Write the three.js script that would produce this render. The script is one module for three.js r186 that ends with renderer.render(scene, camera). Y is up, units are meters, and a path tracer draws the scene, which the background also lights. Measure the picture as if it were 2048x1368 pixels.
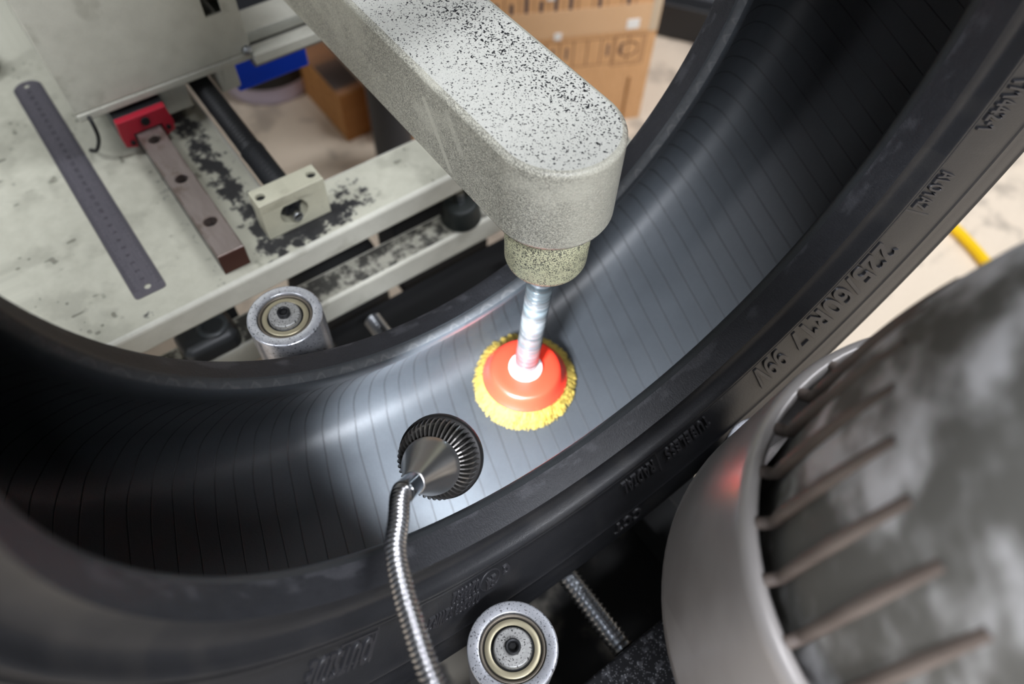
import * as THREE from 'three';
import { RoundedBoxGeometry } from 'three/addons/geometries/RoundedBoxGeometry.js';
import { mergeGeometries } from 'three/addons/utils/BufferGeometryUtils.js';
import { TextGeometry } from 'three/addons/geometries/TextGeometry.js';
import { FontLoader } from 'three/addons/loaders/FontLoader.js';
import { RectAreaLightUniformsLib } from 'three/addons/lights/RectAreaLightUniformsLib.js';

// ---------------------------------------------------------------- camera, light, exposure
RectAreaLightUniformsLib.init();
const scene = new THREE.Scene();
const CAM = new THREE.Vector3(-0.1566, 0.5545, 0.1913), HEAD = 0.6754, PITCH = 0.9883, ROLL = 0.0508, FOCAL = 1473.3;
const fwd = new THREE.Vector3(Math.sin(HEAD) * Math.cos(PITCH), -Math.sin(PITCH), -Math.cos(HEAD) * Math.cos(PITCH));
const flatRight = new THREE.Vector3(Math.cos(HEAD), 0, Math.sin(HEAD)), flatUp = flatRight.clone().cross(fwd);
const right = flatRight.clone().multiplyScalar(Math.cos(ROLL)).addScaledVector(flatUp, Math.sin(ROLL));
const up = flatUp.clone().multiplyScalar(Math.cos(ROLL)).addScaledVector(flatRight, -Math.sin(ROLL));
const camera = new THREE.PerspectiveCamera(2 * Math.atan(684 / FOCAL) * 180 / Math.PI, 2048 / 1368, 0.01, 50);
camera.position.copy(CAM);
camera.quaternion.setFromRotationMatrix(new THREE.Matrix4().makeBasis(right, up, fwd.clone().negate()));
camera.focus = 0.445;
camera.userData.fStop = 4.0;
scene.add(camera);
scene.background = new THREE.Color(0x15171a);
const renderer = new THREE.WebGLRenderer({ antialias: true });
renderer.toneMapping = THREE.LinearToneMapping;
renderer.toneMappingExposure = 1.25;
renderer.shadowMap.enabled = true;
// ceiling fixtures: centre, length along x, width, strength
const CEILING_LIGHTS = [[-0.6, 2.5, 1.75, 1.5, 0.3, 66], [1.4, 2.5, 0.4, 1.5, 0.3, 26], [-1.5, 2.5, -0.5, 1.5, 0.3, 14]];
const LED_POWER = 0.66;               // candela of the gooseneck lamp

// ---------------------------------------------------------------- helpers
function rand(seed) { let s = seed >>> 0; return () => { s = (s + 0x6D2B79F5) >>> 0; let t = Math.imul(s ^ (s >>> 15), 1 | s); t = (t + Math.imul(t ^ (t >>> 7), 61 | t)) ^ t; return ((t ^ (t >>> 14)) >>> 0) / 4294967296; }; }
function hash(x, y) { let h = Math.imul(x | 0, 374761393) + Math.imul(y | 0, 668265263); h = Math.imul(h ^ (h >>> 13), 1274126177); return ((h ^ (h >>> 16)) >>> 0) / 4294967296; }
function vnoise(x, y) { const i = Math.floor(x), j = Math.floor(y); let f = x - i, g = y - j; f = f * f * (3 - 2 * f); g = g * g * (3 - 2 * g); return (hash(i, j) * (1 - f) + hash(i + 1, j) * f) * (1 - g) + (hash(i, j + 1) * (1 - f) + hash(i + 1, j + 1) * f) * g; }
function fbm(x, y, n = 4) { let a = 0.5, s = 0, t = 0; for (let k = 0; k < n; k++) { s += a * vnoise(x, y); t += a; a *= 0.5; x = x * 2.03 + 17.1; y = y * 2.03 + 5.7; } return s / t; }
const sstep = (a, b, x) => { const t = Math.min(1, Math.max(0, (x - a) / (b - a))); return t * t * (3 - 2 * t); };
const lerp3 = (a, b, t) => [a[0] + (b[0] - a[0]) * t, a[1] + (b[1] - a[1]) * t, a[2] + (b[2] - a[2]) * t];
const bump3 = (x, c, w) => Math.exp(-(((x - c) / w) ** 2));
// a texture over the rectangle x0..x0+w, y0..y0+h of uv given in metres
function tex(px, py, x0, y0, w, h, fn, wrap = true, srgb = true) {
  const d = new Uint8Array(px * py * 4);
  for (let j = 0; j < py; j++) for (let i = 0; i < px; i++) {
    const c = fn(x0 + (i + 0.5) / px * w, y0 + (j + 0.5) / py * h), o = (j * px + i) * 4;
    d[o] = c[0]; d[o + 1] = c[1]; d[o + 2] = c[2]; d[o + 3] = 255;
  }
  const t = new THREE.DataTexture(d, px, py, THREE.RGBAFormat);
  t.magFilter = THREE.LinearFilter; t.minFilter = THREE.LinearMipmapLinearFilter; t.generateMipmaps = true;
  t.wrapS = t.wrapT = wrap ? THREE.RepeatWrapping : THREE.ClampToEdgeWrapping;
  if (srgb) t.colorSpace = THREE.SRGBColorSpace;
  t.repeat.set(1 / w, 1 / h); t.offset.set(-x0 / w, -y0 / h); t.needsUpdate = true;
  return t;
}
const mat = (o) => new THREE.MeshPhysicalMaterial(o);
const plain = (hex, roughness = 0.6, metalness = 0, extra = {}) => mat({ color: hex, roughness, metalness, ...extra });
const taken = {};
function numbered(n) { if (!(n in taken)) { taken[n] = 0; return n; } taken[n]++; return n + '_' + String(taken[n]).padStart(3, '0'); }
function shade(o) { o.traverse(m => { if (m.isMesh) { m.castShadow = true; m.receiveShadow = true; } }); return o; }
function thing(name, label, category, pos = [0, 0, 0], group) { const g = new THREE.Group(); g.name = numbered(name); g.position.set(...pos); g.userData = { label, category }; if (group) g.userData.group = group; scene.add(g); return g; }
function part(parent, name, geo, material, pos, label) { const m = new THREE.Mesh(geo, material); m.name = name; if (pos) m.position.set(...pos); if (label) m.userData.label = label; m.castShadow = m.receiveShadow = true; parent.add(m); return m; }
function struct(name, geo, material, pos) { const m = new THREE.Mesh(geo, material); m.name = name; m.position.set(...pos); m.userData.kind = 'structure'; m.castShadow = m.receiveShadow = true; scene.add(m); return m; }
const V2 = (x, y) => new THREE.Vector2(x, y), V3 = (x, y, z) => new THREE.Vector3(x, y, z);
const rbox = (w, h, d, r = 0.002, s = 2) => new RoundedBoxGeometry(w, h, d, s, Math.min(r, w / 2.01, h / 2.01, d / 2.01));
const facet = g => { const f = g.toNonIndexed(); f.computeVertexNormals(); return f; };
const lathe = (pts, seg = 48) => new THREE.LatheGeometry(pts.map(p => V2(p[0], p[1])), seg);
// flat shape in x and -z, extruded upwards from y0
function slab(shape, depth, bevel = 0.001, curve = 12) { const g = new THREE.ExtrudeGeometry(shape, { depth: depth - 2 * bevel, bevelEnabled: bevel > 0, bevelSize: bevel, bevelOffset: -bevel, bevelThickness: bevel, bevelSegments: 3, curveSegments: curve }); g.translate(0, 0, bevel); g.rotateX(-Math.PI / 2); return g; }
// flat shape in x and y, extruded towards +z
function plate(shape, depth, bevel = 0.0008, curve = 12) { const g = new THREE.ExtrudeGeometry(shape, { depth: depth - 2 * bevel, bevelEnabled: bevel > 0, bevelSize: bevel, bevelOffset: -bevel, bevelThickness: bevel, bevelSegments: 2, curveSegments: curve }); g.translate(0, 0, bevel); return g; }
function rectShape(x0, y0, x1, y1) { const s = new THREE.Shape(); s.moveTo(x0, y0); s.lineTo(x1, y0); s.lineTo(x1, y1); s.lineTo(x0, y1); s.closePath(); return s; }
function circleHole(s, x, y, r) { const p = new THREE.Path(); p.absarc(x, y, r, 0, Math.PI * 2, true); s.holes.push(p); return s; }
// photograph pixel to the point where its ray meets a known plane
function ray(u, v) { return fwd.clone().multiplyScalar(FOCAL).addScaledVector(right, u - 1024).addScaledVector(up, 684 - v).normalize(); }
function hit(u, v, axis, val) { const d = ray(u, v); return CAM.clone().addScaledVector(d, (val - CAM[axis]) / d[axis]); }
const font = await new FontLoader().loadAsync('fonts/droid/droid_sans_bold.typeface.json');

// ---------------------------------------------------------------- materials
const CREAM = [212, 211, 198];
const creamTex = tex(512, 512, 0, 0, 0.25, 0.25, (x, y) => {
  const n = fbm(x * 90, y * 90, 4), f = hash(x * 5200, y * 5200), dirt = sstep(0.62, 0.8, fbm(x * 40 + 9, y * 40, 5));
  return lerp3(CREAM.map(c => c + (n - 0.5) * 16 + (f - 0.5) * 6), [150, 148, 134], dirt * 0.3);
});
const grainBump = tex(512, 512, 0, 0, 0.06, 0.06, (x, y) => { const n = 255 * (0.5 * fbm(x * 900, y * 900, 3) + 0.5 * fbm(x * 2600, y * 2600, 2)); return [n, n, n]; }, true, false);
const M = {};
M.cream = mat({ map: creamTex, roughness: 0.5, bumpMap: grainBump, bumpScale: 0.00012 });
M.steel = plain(0xb9bcc0, 0.28, 1);
M.darkSteel = plain(0x55565a, 0.42, 0.9);
M.chrome = plain(0xd8dadd, 0.1, 1);
M.black = plain(0x17181a, 0.5);
M.blackMatte = plain(0x0e0f10, 0.85);
M.red = plain(0xb3122f, 0.45, 0, { clearcoat: 0.3 });

// ---------------------------------------------------------------- room
const floorTex = tex(1024, 1024, 0, 0, 1.6, 1.6, (x, y) => {
  const n = fbm(x * 5, y * 5, 5), m = fbm(x * 28 + 3, y * 28, 4), g = hash(x * 640, y * 640);
  const c = lerp3([222, 206, 184], [178, 164, 148], sstep(0.4, 0.75, n) * 0.7);
  return lerp3(c, [96, 88, 80], sstep(0.52, 0.82, m) * 0.3).map(v => v + (g - 0.5) * 8);
});
const wallMat = plain(0x8d9296, 0.9);
const floorGeo = new THREE.BoxGeometry(6, 0.1, 6); { const p = floorGeo.attributes.position, u = floorGeo.attributes.uv; for (let i = 0; i < p.count; i++) u.setXY(i, p.getX(i), p.getZ(i)); }
struct('floor', floorGeo, mat({ map: floorTex, roughness: 0.7 }), [0, -0.35, 0]);
struct('ceiling', new THREE.BoxGeometry(6.2, 0.1, 6.2), wallMat, [0, 2.65, 0]);
struct('wall_left', new THREE.BoxGeometry(0.1, 3, 6), wallMat, [-3.05, 1.15, 0]);
struct('wall_right', new THREE.BoxGeometry(0.1, 3, 6), wallMat, [3.05, 1.15, 0]);
struct('wall_back', new THREE.BoxGeometry(6.2, 3, 0.1), wallMat, [0, 1.15, -3.05]);
struct('wall_front', new THREE.BoxGeometry(6.2, 3, 0.1), wallMat, [0, 1.15, 3.05]);
CEILING_LIGHTS.forEach(([x, y, z, len, wid, power], i) => {
  const t = thing('ceiling_light', ['white ceiling light panel above the near left of the tire', 'white ceiling light panel above the right of the tire', 'white ceiling light panel above the cream housing'][i], 'light', [x, y, z], 'ceiling light panels');
  part(t, 'fixture_body', rbox(len + 0.06, 0.05, wid + 0.06, 0.01), plain(0xe8e8e8, 0.5), [0, 0.065, 0]);
  part(t, 'diffuser', rbox(len, 0.03, wid, 0.008), mat({ color: 0xffffff, emissive: 0xf4f7ff, emissiveIntensity: 3, roughness: 0.6 }), [0, 0.03, 0]);
  const l = new THREE.RectAreaLight(0xf4f7ff, power, len, wid); l.position.set(x, y, z); l.lookAt(x, y - 1, z); scene.add(l);
});

// ---------------------------------------------------------------- the tire
const RT = 0.351, HALF = Math.PI / 2;
// profile points (radius, distance from the mid plane)
const PROFILE = [[0.2165, 0.064], [0.2168, 0.0665], [0.2174, 0.0725], [0.2180, 0.0762], [0.2183, 0.0782], [0.2187, 0.0795], [0.2191, 0.0783], [0.2196, 0.0768], [0.2235, 0.0772], [0.2280, 0.0776], [0.2330, 0.0788], [0.2358, 0.0815], [0.2366, 0.0855], [0.2376, 0.0883], [0.2390, 0.0892], [0.2402, 0.0885], [0.2409, 0.0856], [0.2416, 0.0856], [0.2422, 0.0884], [0.2436, 0.0893], [0.2450, 0.0885], [0.2457, 0.0857], [0.2480, 0.0864], [0.2550, 0.0890], [0.2650, 0.0926], [0.2750, 0.0957], [0.2850, 0.0983], [0.2893, 0.0992], [0.2899, 0.1002], [0.2909, 0.1004], [0.2916, 0.0995], [0.2990, 0.1011], [0.3080, 0.1028], [0.3150, 0.1033], [0.3168, 0.1046], [0.3180, 0.1033], [0.3240, 0.1022], [0.3310, 0.0990], [0.3370, 0.0945], [0.3415, 0.0890], [0.3440, 0.0830]];
function sideZ(r) { for (let i = 5; i < PROFILE.length - 1; i++) if (r <= PROFILE[i + 1][0]) { const [a, b] = [PROFILE[i], PROFILE[i + 1]]; return a[1] + (b[1] - a[1]) * (r - a[0]) / (b[0] - a[0]); } return 0.083; }
const INNER = [[0.2165, 0.064], [0.2172, 0.0605], [0.2195, 0.0580], [0.2240, 0.0578], [0.2310, 0.0608], [0.2420, 0.0680], [0.2560, 0.0765], [0.2720, 0.0840], [0.2880, 0.0905], [0.3020, 0.0945], [0.3130, 0.0950], [0.3220, 0.0925], [0.3290, 0.0875], [0.3340, 0.0800], [0.3370, 0.0690], [0.3385, 0.0520], [0.3390, 0.0300], [0.3392, 0]];
const innerFull = [...INNER.map(p => [p[0], p[1]]), ...INNER.slice(0, -1).reverse().map(p => [p[0], -p[1]])];
const innerCurve = new THREE.CatmullRomCurve3(innerFull.map(p => V3(p[0], p[1], 0)), false, 'centripetal');
function linerR(z) { let best = 0.339; for (let i = 0; i < INNER.length - 1; i++) { const a = INNER[i], b = INNER[i + 1]; if (a[0] > 0.3 && Math.abs(z) <= a[1] && Math.abs(z) >= b[1]) best = a[0] + (b[0] - a[0]) * (a[1] - Math.abs(z)) / (a[1] - b[1]); } return best; }
// revolve about the wheel axis (z); uv in metres along the tread and across the profile
function revolve(pts, seg = 400) {
  const g = new THREE.LatheGeometry(pts.map(p => V2(p[0], p[1])), seg); g.rotateX(HALF);
  const u = g.attributes.uv, n = pts.length, len = [0]; for (let i = 1; i < n; i++) len.push(len[i - 1] + Math.hypot(pts[i][0] - pts[i - 1][0], pts[i][1] - pts[i - 1][1]));
  for (let i = 0; i <= seg; i++) for (let j = 0; j < n; j++) u.setXY(i * n + j, i / seg * 2.05, len[j]);
  return g;
}
const rubberTex = tex(1024, 512, 0, 0, 0.41, 0.205, (x, y) => {
  const n = fbm(x * 60, y * 60, 5), s = fbm(x * 25 + 40, y * 160, 4), g = hash(x * 2500, y * 2500), sm = sstep(0.56, 0.78, fbm(x * 22 + 7, y * 30 + 3, 5));
  return lerp3([32 + n * 7, 33 + n * 7, 36 + n * 7], [60, 58, 56], sm * 0.35 + sstep(0.7, 0.85, s) * 0.2).map(v => v + (g - 0.5) * 6);
});
const beadTex = tex(1024, 256, 0, 0, 0.41, 0.1, (x, y) => {
  const n = fbm(x * 120, y * 500, 4), sm = sstep(0.48, 0.72, fbm(x * 55 + 7, y * 190 + 3, 5)), g = hash(x * 2500, y * 2500);
  return lerp3([33 + n * 8, 34 + n * 8, 38 + n * 8], [80, 80, 84], sm * 0.5 * (1 - sstep(0.006, 0.009, y))).map(v => v + (g - 0.5) * 10);
});
const linerTex = tex(1024, 512, 0, 0, 0.41, 0.45, (x, y) => {
  const n = fbm(x * 40, y * 40, 5), g = hash(x * 2500, y * 1150), sm = sstep(0.5, 0.8, fbm(x * 14, y * 22, 5));
  return lerp3([42 + n * 8, 45 + n * 8, 48 + n * 8], [56, 60, 63], sm * 0.5).map(v => v + (g - 0.5) * 6);
});
M.sidewall = mat({ map: rubberTex, roughness: 0.4, bumpMap: grainBump, bumpScale: 0.0001 });
M.bead = mat({ map: beadTex, roughness: 0.5, bumpMap: grainBump, bumpScale: 0.0002 });
M.liner = mat({ map: linerTex, roughness: 0.44, bumpMap: grainBump, bumpScale: 0.00006 });
M.rib = plain(0x1a1c1e, 0.6);
M.letter = plain(0x2e2e31, 0.4);
const tire = thing('tire', 'black rubber car tire standing upright with raised sidewall lettering', 'tire', [0, 0, 0]);
const flip = pts => pts.map(p => [p[0], -p[1]]);
const toTire = g => { g.translate(0, RT, 0); return g; };
const sideOuter = PROFILE.slice(5), beadPts = PROFILE.slice(0, 6);
part(tire, 'sidewall', toTire(revolve(sideOuter)), M.sidewall);
part(tire, 'sidewall', toTire(revolve(flip(sideOuter).reverse())), M.sidewall);
part(tire, 'bead', toTire(revolve(beadPts)), M.bead);
part(tire, 'bead', toTire(revolve(flip(beadPts).reverse())), M.bead);
const treadPts = [[0.3440, 0.083]]; for (const c of [0.055, 0.019, -0.019, -0.055]) { const rr = 0.351 - Math.abs(c) * 0.05; treadPts.push([rr, c + 0.005], [rr - 0.007, c + 0.0042], [rr - 0.007, c - 0.0042], [rr, c - 0.005]); } treadPts.push([0.344, -0.083]);
part(tire, 'tread', toTire(revolve(treadPts, 240)), M.sidewall);
const innerPts = innerCurve.getPoints(120).map(p => [p.x, p.y]).reverse();
part(tire, 'inner_liner', toTire(revolve(innerPts)), M.liner, null, 'grey-black smooth inner liner crossed by thin ribs');
{ const strip = []; for (let i = 0; i <= 10; i++) { const t = 0.945 + 0.045 * i / 10, p = innerCurve.getPoint(t); strip.push([p.x, p.y + 0.0004]); } strip.reverse();
  const edgeTex = tex(1024, 64, 0, 0, 0.41, 0.02, (x, y) => { const w = Math.abs(Math.sin(x * 260 + 3 * fbm(x * 60, 2) * 2) * 0.004 + 0.006 - y), n = fbm(x * 300, y * 300, 3); return lerp3([46 + n * 14, 48 + n * 14, 50 + n * 14], [74, 74, 74], sstep(0.0016, 0.0004, w) * 0.6); });
  part(tire, 'liner_edge', toTire(revolve(strip)), mat({ map: edgeTex, roughness: 0.75 }), null, 'paler scuffed liner edge along the bead'); }
// bladder vent ribs: thin raised lines across the liner
{
  const list = [], r = rand(5);
  const arc = []; for (let i = 0; i <= 240; i++) { const p = innerCurve.getPoint(i / 240); arc.push(p); }
  function rib(theta, t0, t1, skew) {
    const n = 30, pos = [], idx = [], w = 0.00055, h = 0.00022;
    for (let i = 0; i <= n; i++) {
      const t = t0 + (t1 - t0) * i / n, p = innerCurve.getPoint(t), q = innerCurve.getTangent(t), th = theta + skew * (p.y + 0.02) + 0.0012 * Math.sin(i * 0.9 + theta * 50);
      let nr = -Math.abs(q.y) , nz = 0; nr = -Math.abs(q.y); nz = q.y > 0 ? q.x : -q.x; // towards the hollow
      if (p.y < 0 && nz < 0) nz = Math.abs(nz); if (p.y > 0 && nz > 0) nz = -Math.abs(nz);
      const end = i === 0 || i === n ? 0 : h;
      for (const [dw, dh] of [[-w, -0.0001], [-w * 0.6, end], [w * 0.6, end], [w, -0.0001]]) {
        const R = p.x + nr * dh, a = th + dw / p.x; pos.push(R * Math.cos(a), RT + R * Math.sin(a), p.y + nz * dh);
      }
    }
    for (let i = 0; i < n; i++) for (let k = 0; k < 3; k++) { const a = i * 4 + k, b = a + 4; idx.push(a, b, a + 1, a + 1, b, b + 1); }
    const g = new THREE.BufferGeometry(); g.setAttribute('position', new THREE.Float32BufferAttribute(pos, 3)); g.setIndex(idx); g.computeVertexNormals(); list.push(g);
  }
  const step = 2.45 * Math.PI / 180;
  for (let k = 0; k < 80; k++) {
    const th = -Math.PI * 1.04 + k * step;
    rib(th + (r() - 0.5) * 0.003, 0.36, 0.86 + r() * 0.03, -0.9);
    rib(th + step * 0.5, 0.225 + r() * 0.01, 0.30, -0.9);
  }
  const m = part(tire, 'vent_rib', mergeGeometries(list), M.rib, null, 'thin dark raised lines across the inner liner'); m.userData.kind = 'stuff';
}
// where a pixel ray meets the near sidewall, as angle and radius
function onSide(u, v) {
  const d = ray(u, v); let last = null;
  for (let t = 0.1; t < 1.2; t += 0.0005) { const p = CAM.clone().addScaledVector(d, t), r = Math.hypot(p.x, p.y - RT); if (r > 0.2460 && r < 0.344 && p.z <= sideZ(r)) { last = [Math.atan2(p.y - RT, p.x), r]; break; } }
  return last || [-HALF, 0.26];
}
function wrapOnSide(g, th0, r0, lift) {
  const p = g.attributes.position;
  for (let i = 0; i < p.count; i++) { const r = r0 + p.getY(i), a = th0 - p.getX(i) / r0; p.setXYZ(i, r * Math.cos(a), RT + r * Math.sin(a), sideZ(r) + p.getZ(i) - lift); }
  g.computeVertexNormals(); return g;
}
function sideText(str, from, to, r0, height, lift = 0.0006, name = 'raised_lettering') {
  const a = onSide(...from)[0]; let b = onSide(...to)[0]; if (b > a) b -= 2 * Math.PI;
  const g = new TextGeometry(str, { font, size: height / 0.72, depth: 0.0018, curveSegments: 4, bevelEnabled: true, bevelThickness: 0.0003, bevelSize: 0.0002, bevelSegments: 1 });
  g.computeBoundingBox(); const bb = g.boundingBox, w = bb.max.x - bb.min.x; g.translate(-bb.min.x, 0, 0); g.scale((a - b) * r0 / w, 1, 1);
  part(tire, name, wrapOnSide(g, a, r0, lift), M.letter, null, 'raised rubber letters ' + str);
}
function sideBar(theta, r0, r1, w, h = 0.0008) { const g = rbox(w, r1 - r0, h, 0.0003, 1); g.translate(0, (r1 - r0) / 2, 0); part(tire, 'moulded_line', wrapOnSide(g, theta, r0, 0), M.letter); }
sideText('225/60R17', [1778, 490], [1588, 692], 0.2515, 0.0165);
sideText('99V', [1566, 706], [1506, 757], 0.2515, 0.0165);
sideText('TUBELESS', [1416, 838], [1328, 905], 0.2535, 0.0085);
sideText('RADIAL', [1306, 926], [1242, 972], 0.2535, 0.0085);
sideText('CCT', [1283, 1037], [1228, 1067], 0.295, 0.009);
sideText('ALO1AZ', [1900, 342], [1834, 416], 0.252, 0.0085);
sideText('171442-1', [2052, 152], [1966, 258], 0.252, 0.0095);
sideText('0288852', [957, 1168], [902, 1200], 0.2525, 0.0065, 0.0007);
sideText('028268 S2WR2', [957, 1190], [856, 1244], 0.2625, 0.0065, 0.0007);
sideText('E4', [988, 1164], [970, 1175], 0.2568, 0.006, 0.0005);
sideText('c', [1017, 1143], [1003, 1152], 0.2545, 0.006, 0.0005);
sideText('OUTSIDE', [738, 1302], [606, 1360], 0.2535, 0.0115, 0.0004);
{ const [a, r] = onSide(979, 1169); const g = new THREE.TorusGeometry(0.0074, 0.0006, 6, 40); part(tire, 'emblem_ring', wrapOnSide(g, a, 0.2598, 0), M.letter); }
{ const a0 = onSide(744, 1300)[0], a1 = onSide(668, 1333)[0], w = (a0 - a1) * 0.2515; const s = rectShape(0, 0, w, 0.016); s.holes.push(rectShape(0.0012, 0.0012, w - 0.0012, 0.0148)); const g = plate(s, 0.001, 0.0002); part(tire, 'moulded_frame', wrapOnSide(g, a0, 0.2512, 0.0002), M.letter); }
for (const [u, v] of [[1815, 420], [1313, 915], [748, 1290]]) sideBar(onSide(u, v)[0], 0.2475, 0.272, 0.0016);

// ---------------------------------------------------------------- machine frame: bed, rail, bearing block, screw cover, beams
const bedTex = tex(1024, 1024, -0.25, 0.23, 0.42, 0.42, (x, s) => {
  const z = -s, n = fbm(x * 130, s * 130, 5), n2 = fbm(x * 420 + 31, s * 420, 4), n3 = fbm(x * 45 + 11, s * 45 + 3, 4), g = hash(x * 2440, s * 2440);
  let m = 0;
  m = Math.max(m, 0.78 * bump3(x, -0.066, 0.019), 0.46 * bump3(x, -0.118, 0.010) * sstep(-0.5, -0.3, z));
  m = Math.max(m, 1.0 * bump3(x, -0.03, 0.06) * bump3(z, -0.258, 0.024), 0.72 * bump3(x, 0.02, 0.026) * bump3(z, -0.268, 0.03));
  m = Math.max(m, 0.36 * bump3(x, -0.19, 0.03) * bump3(z, -0.245, 0.02), 0.25 * bump3(x, -0.13, 0.03) * bump3(z, -0.45, 0.03));
  const dirt = sstep(0.5, 0.72, m * 0.75 + (n - 0.5) * 0.75 + (n2 - 0.5) * 0.35 + 0.1);
  const smear = sstep(0.52, 0.75, n3) * 0.22 + sstep(0.3, 0.75, m * 0.6 + n * 0.35) * 0.3;
  const spot = sstep(0.8, 0.84, vnoise(x * 190 + 3, s * 190)) * sstep(0.55, 0.7, n3) * 0.6;
  let c = CREAM.map((v, i) => v - 14 + (n - 0.5) * 18 + (g - 0.5) * 6 - (i === 2 ? 4 : 0));
  c = lerp3(c, [122, 121, 108], Math.min(1, smear + spot));
  return lerp3(c, [38, 38, 39].map(v => v + n2 * 16), dirt);
}, false);
const barTex = tex(1024, 256, -0.3, 0.19, 0.6, 0.1, (x, s) => {
  const n = fbm(x * 120, s * 120, 5), n2 = fbm(x * 500, s * 500, 3), d = sstep(0.34, 0.62, n + (n2 - 0.5) * 0.4);
  return lerp3([176, 174, 160], [74, 73, 68], d);
}, false);
const machine = thing('tire_machine', 'cream machine bed with steel guide rail and bearing block beside the tire', 'machine');
M.bed = mat({ map: bedTex, roughness: 0.55, bumpMap: grainBump, bumpScale: 0.0001 });
M.bar = mat({ map: barTex, roughness: 0.65 });
{
  const s = new THREE.Shape(); s.moveTo(-0.5, 0.231); s.lineTo(0.17, 0.24); s.lineTo(0.17, 0.303); s.lineTo(-0.041, 0.303); s.lineTo(-0.041, 1.0); s.lineTo(-0.5, 1.0); s.closePath();
  part(machine, 'bed_plate', slab(s, 0.027, 0.004), [M.bed, M.cream], [0, 0.041, 0], 'cream painted bed plate smeared with black rubber dust');
  // rail with counterbored holes
  const rs = rectShape(-0.1112, 0.25, -0.0882, 0.66); for (let k = 0; k < 6; k++) circleHole(rs, -0.0997, 0.29 + k * 0.0606, 0.0052);
  const railTex = tex(256, 512, -0.12, 0.24, 0.04, 0.44, (x, s2) => { const n = fbm(x * 300, s2 * 60, 4), b = sstep(0.5, 0.8, fbm(x * 80, s2 * 80, 4)); return lerp3([142, 131, 126].map(v => v + n * 22), [104, 88, 78], b * 0.6); });
  const railMat = mat({ map: railTex, roughness: 0.42, metalness: 0.55 });
  const rail = part(machine, 'guide_rail', slab(rs, 0.010, 0.0012, 16), railMat, [0, 0.080, 0], 'brown-grey steel guide rail with round bolt holes');
  const low = new THREE.Shape(); low.moveTo(-0.0112, 0); low.lineTo(0.0112, 0); low.lineTo(0.0112, 0.004); low.lineTo(0.0085, 0.008); low.lineTo(0.0112, 0.0122); low.lineTo(-0.0112, 0.0122); low.lineTo(-0.0085, 0.008); low.lineTo(-0.0112, 0.004); low.closePath();
  part(rail, 'rail_foot', plate(low, 0.41, 0.0004), M.darkSteel, [-0.0997, -0.0122, -0.66]);
  part(rail, 'rail_end', rbox(0.0226, 0.0205, 0.0012, 0.0004), plain(0x4a2a20, 0.75, 0.2), [-0.0997, -0.001, -0.2497], 'rust-brown sawn rail end');
  for (let k = 0; k < 6; k++) part(rail, 'rail_bolt', new THREE.CylinderGeometry(0.004, 0.004, 0.003, 16), M.darkSteel, [-0.0997, 0.0006, -(0.29 + k * 0.0606)]);
  // bearing block at the end of the screw
  const bs = rectShape(-0.0295, 0, 0.0295, 0.0255); const bh = circleHole(bs, 0, 0.0195 - 0.0005, 0); bs.holes.length = 0;
  const whole = rectShape(-0.0295, 0, 0.0295, 0.030); circleHole(whole, -0.002, 0.0185, 0.0125);
  const blockMat = mat({ map: creamTex, color: 0xfffdf0, roughness: 0.45 });
  const block = part(machine, 'bearing_block', plate(whole, 0.021, 0.0008, 28), blockMat, [-0.0345, 0.068, -0.284], 'cream bearing block with two bolt holes and a shaft end');
  const top = rectShape(-0.0295, 0.0, 0.0295, 0.021); circleHole(top, -0.0232, 0.0104, 0.0040); circleHole(top, 0.0232, 0.0104, 0.0040);
  part(block, 'block_cap', slab(top, 0.0105, 0.0008, 20), blockMat, [0, 0.0295, 0.021]);
  for (const x of [-0.0232, 0.0232]) part(block, 'block_bolt', new THREE.CylinderGeometry(0.0042, 0.0042, 0.004, 20), M.black, [x, 0.0345, 0.0106], 'black socket bolt');
  part(block, 'bearing_seal', new THREE.CylinderGeometry(0.0124, 0.0124, 0.008, 28).rotateX(HALF), M.darkSteel, [-0.002, 0.0185, 0.005], 'steel bearing face');
  const nut = part(block, 'lock_nut', new THREE.CylinderGeometry(0.0078, 0.0078, 0.008, 6).rotateX(HALF), M.darkSteel, [-0.002, 0.0185, 0.013]);
  part(block, 'shaft_end', lathe([[0, 0], [0.0046, 0], [0.0046, 0.009], [0.0038, 0.010], [0, 0.010]], 20).rotateX(HALF), M.steel, [-0.002, 0.0185, 0.019]);
  // corrugated cover of the screw
  const bp = []; const L = 0.20, nn = 42; for (let i = 0; i <= nn * 2; i++) { const s3 = i / (nn * 2); const fine = s3 > 0.72; bp.push([(i % 2 ? 0.0090 : (fine ? 0.0108 : 0.0099)) + (Math.abs(s3 - 0.7) < 0.02 ? 0.0012 : 0), -L / 2 + s3 * L]); }
  bp.unshift([0, -L / 2]); bp.push([0, L / 2]);
  part(machine, 'screw_cover', facet(lathe(bp, 32)).rotateX(HALF), plain(0x1d1f22, 0.55), [-0.0345, 0.0905, -0.385], 'black corrugated rubber screw cover');
  // lower cross beam, dark beam, legs
  part(machine, 'cross_beam', slab(rectShape(-0.36, 0.228, 0.34, 0.262), 0.03, 0.003), [M.bar, M.cream], [0, -0.03, 0], 'dirty cream cross beam caked in dust');
  part(machine, 'lower_beam', rbox(0.36, 0.05, 0.046, 0.003), M.blackMatte, [0.13, -0.075, -0.2125]);
  part(machine, 'under_box', rbox(0.12, 0.16, 0.05, 0.004), M.blackMatte, [0.125, -0.06, -0.315], 'black box under the bed bar');
  part(machine, 'bed_gusset', rbox(0.012, 0.07, 0.05, 0.002), M.blackMatte, [-0.12, 0.006, -0.29]);
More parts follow.
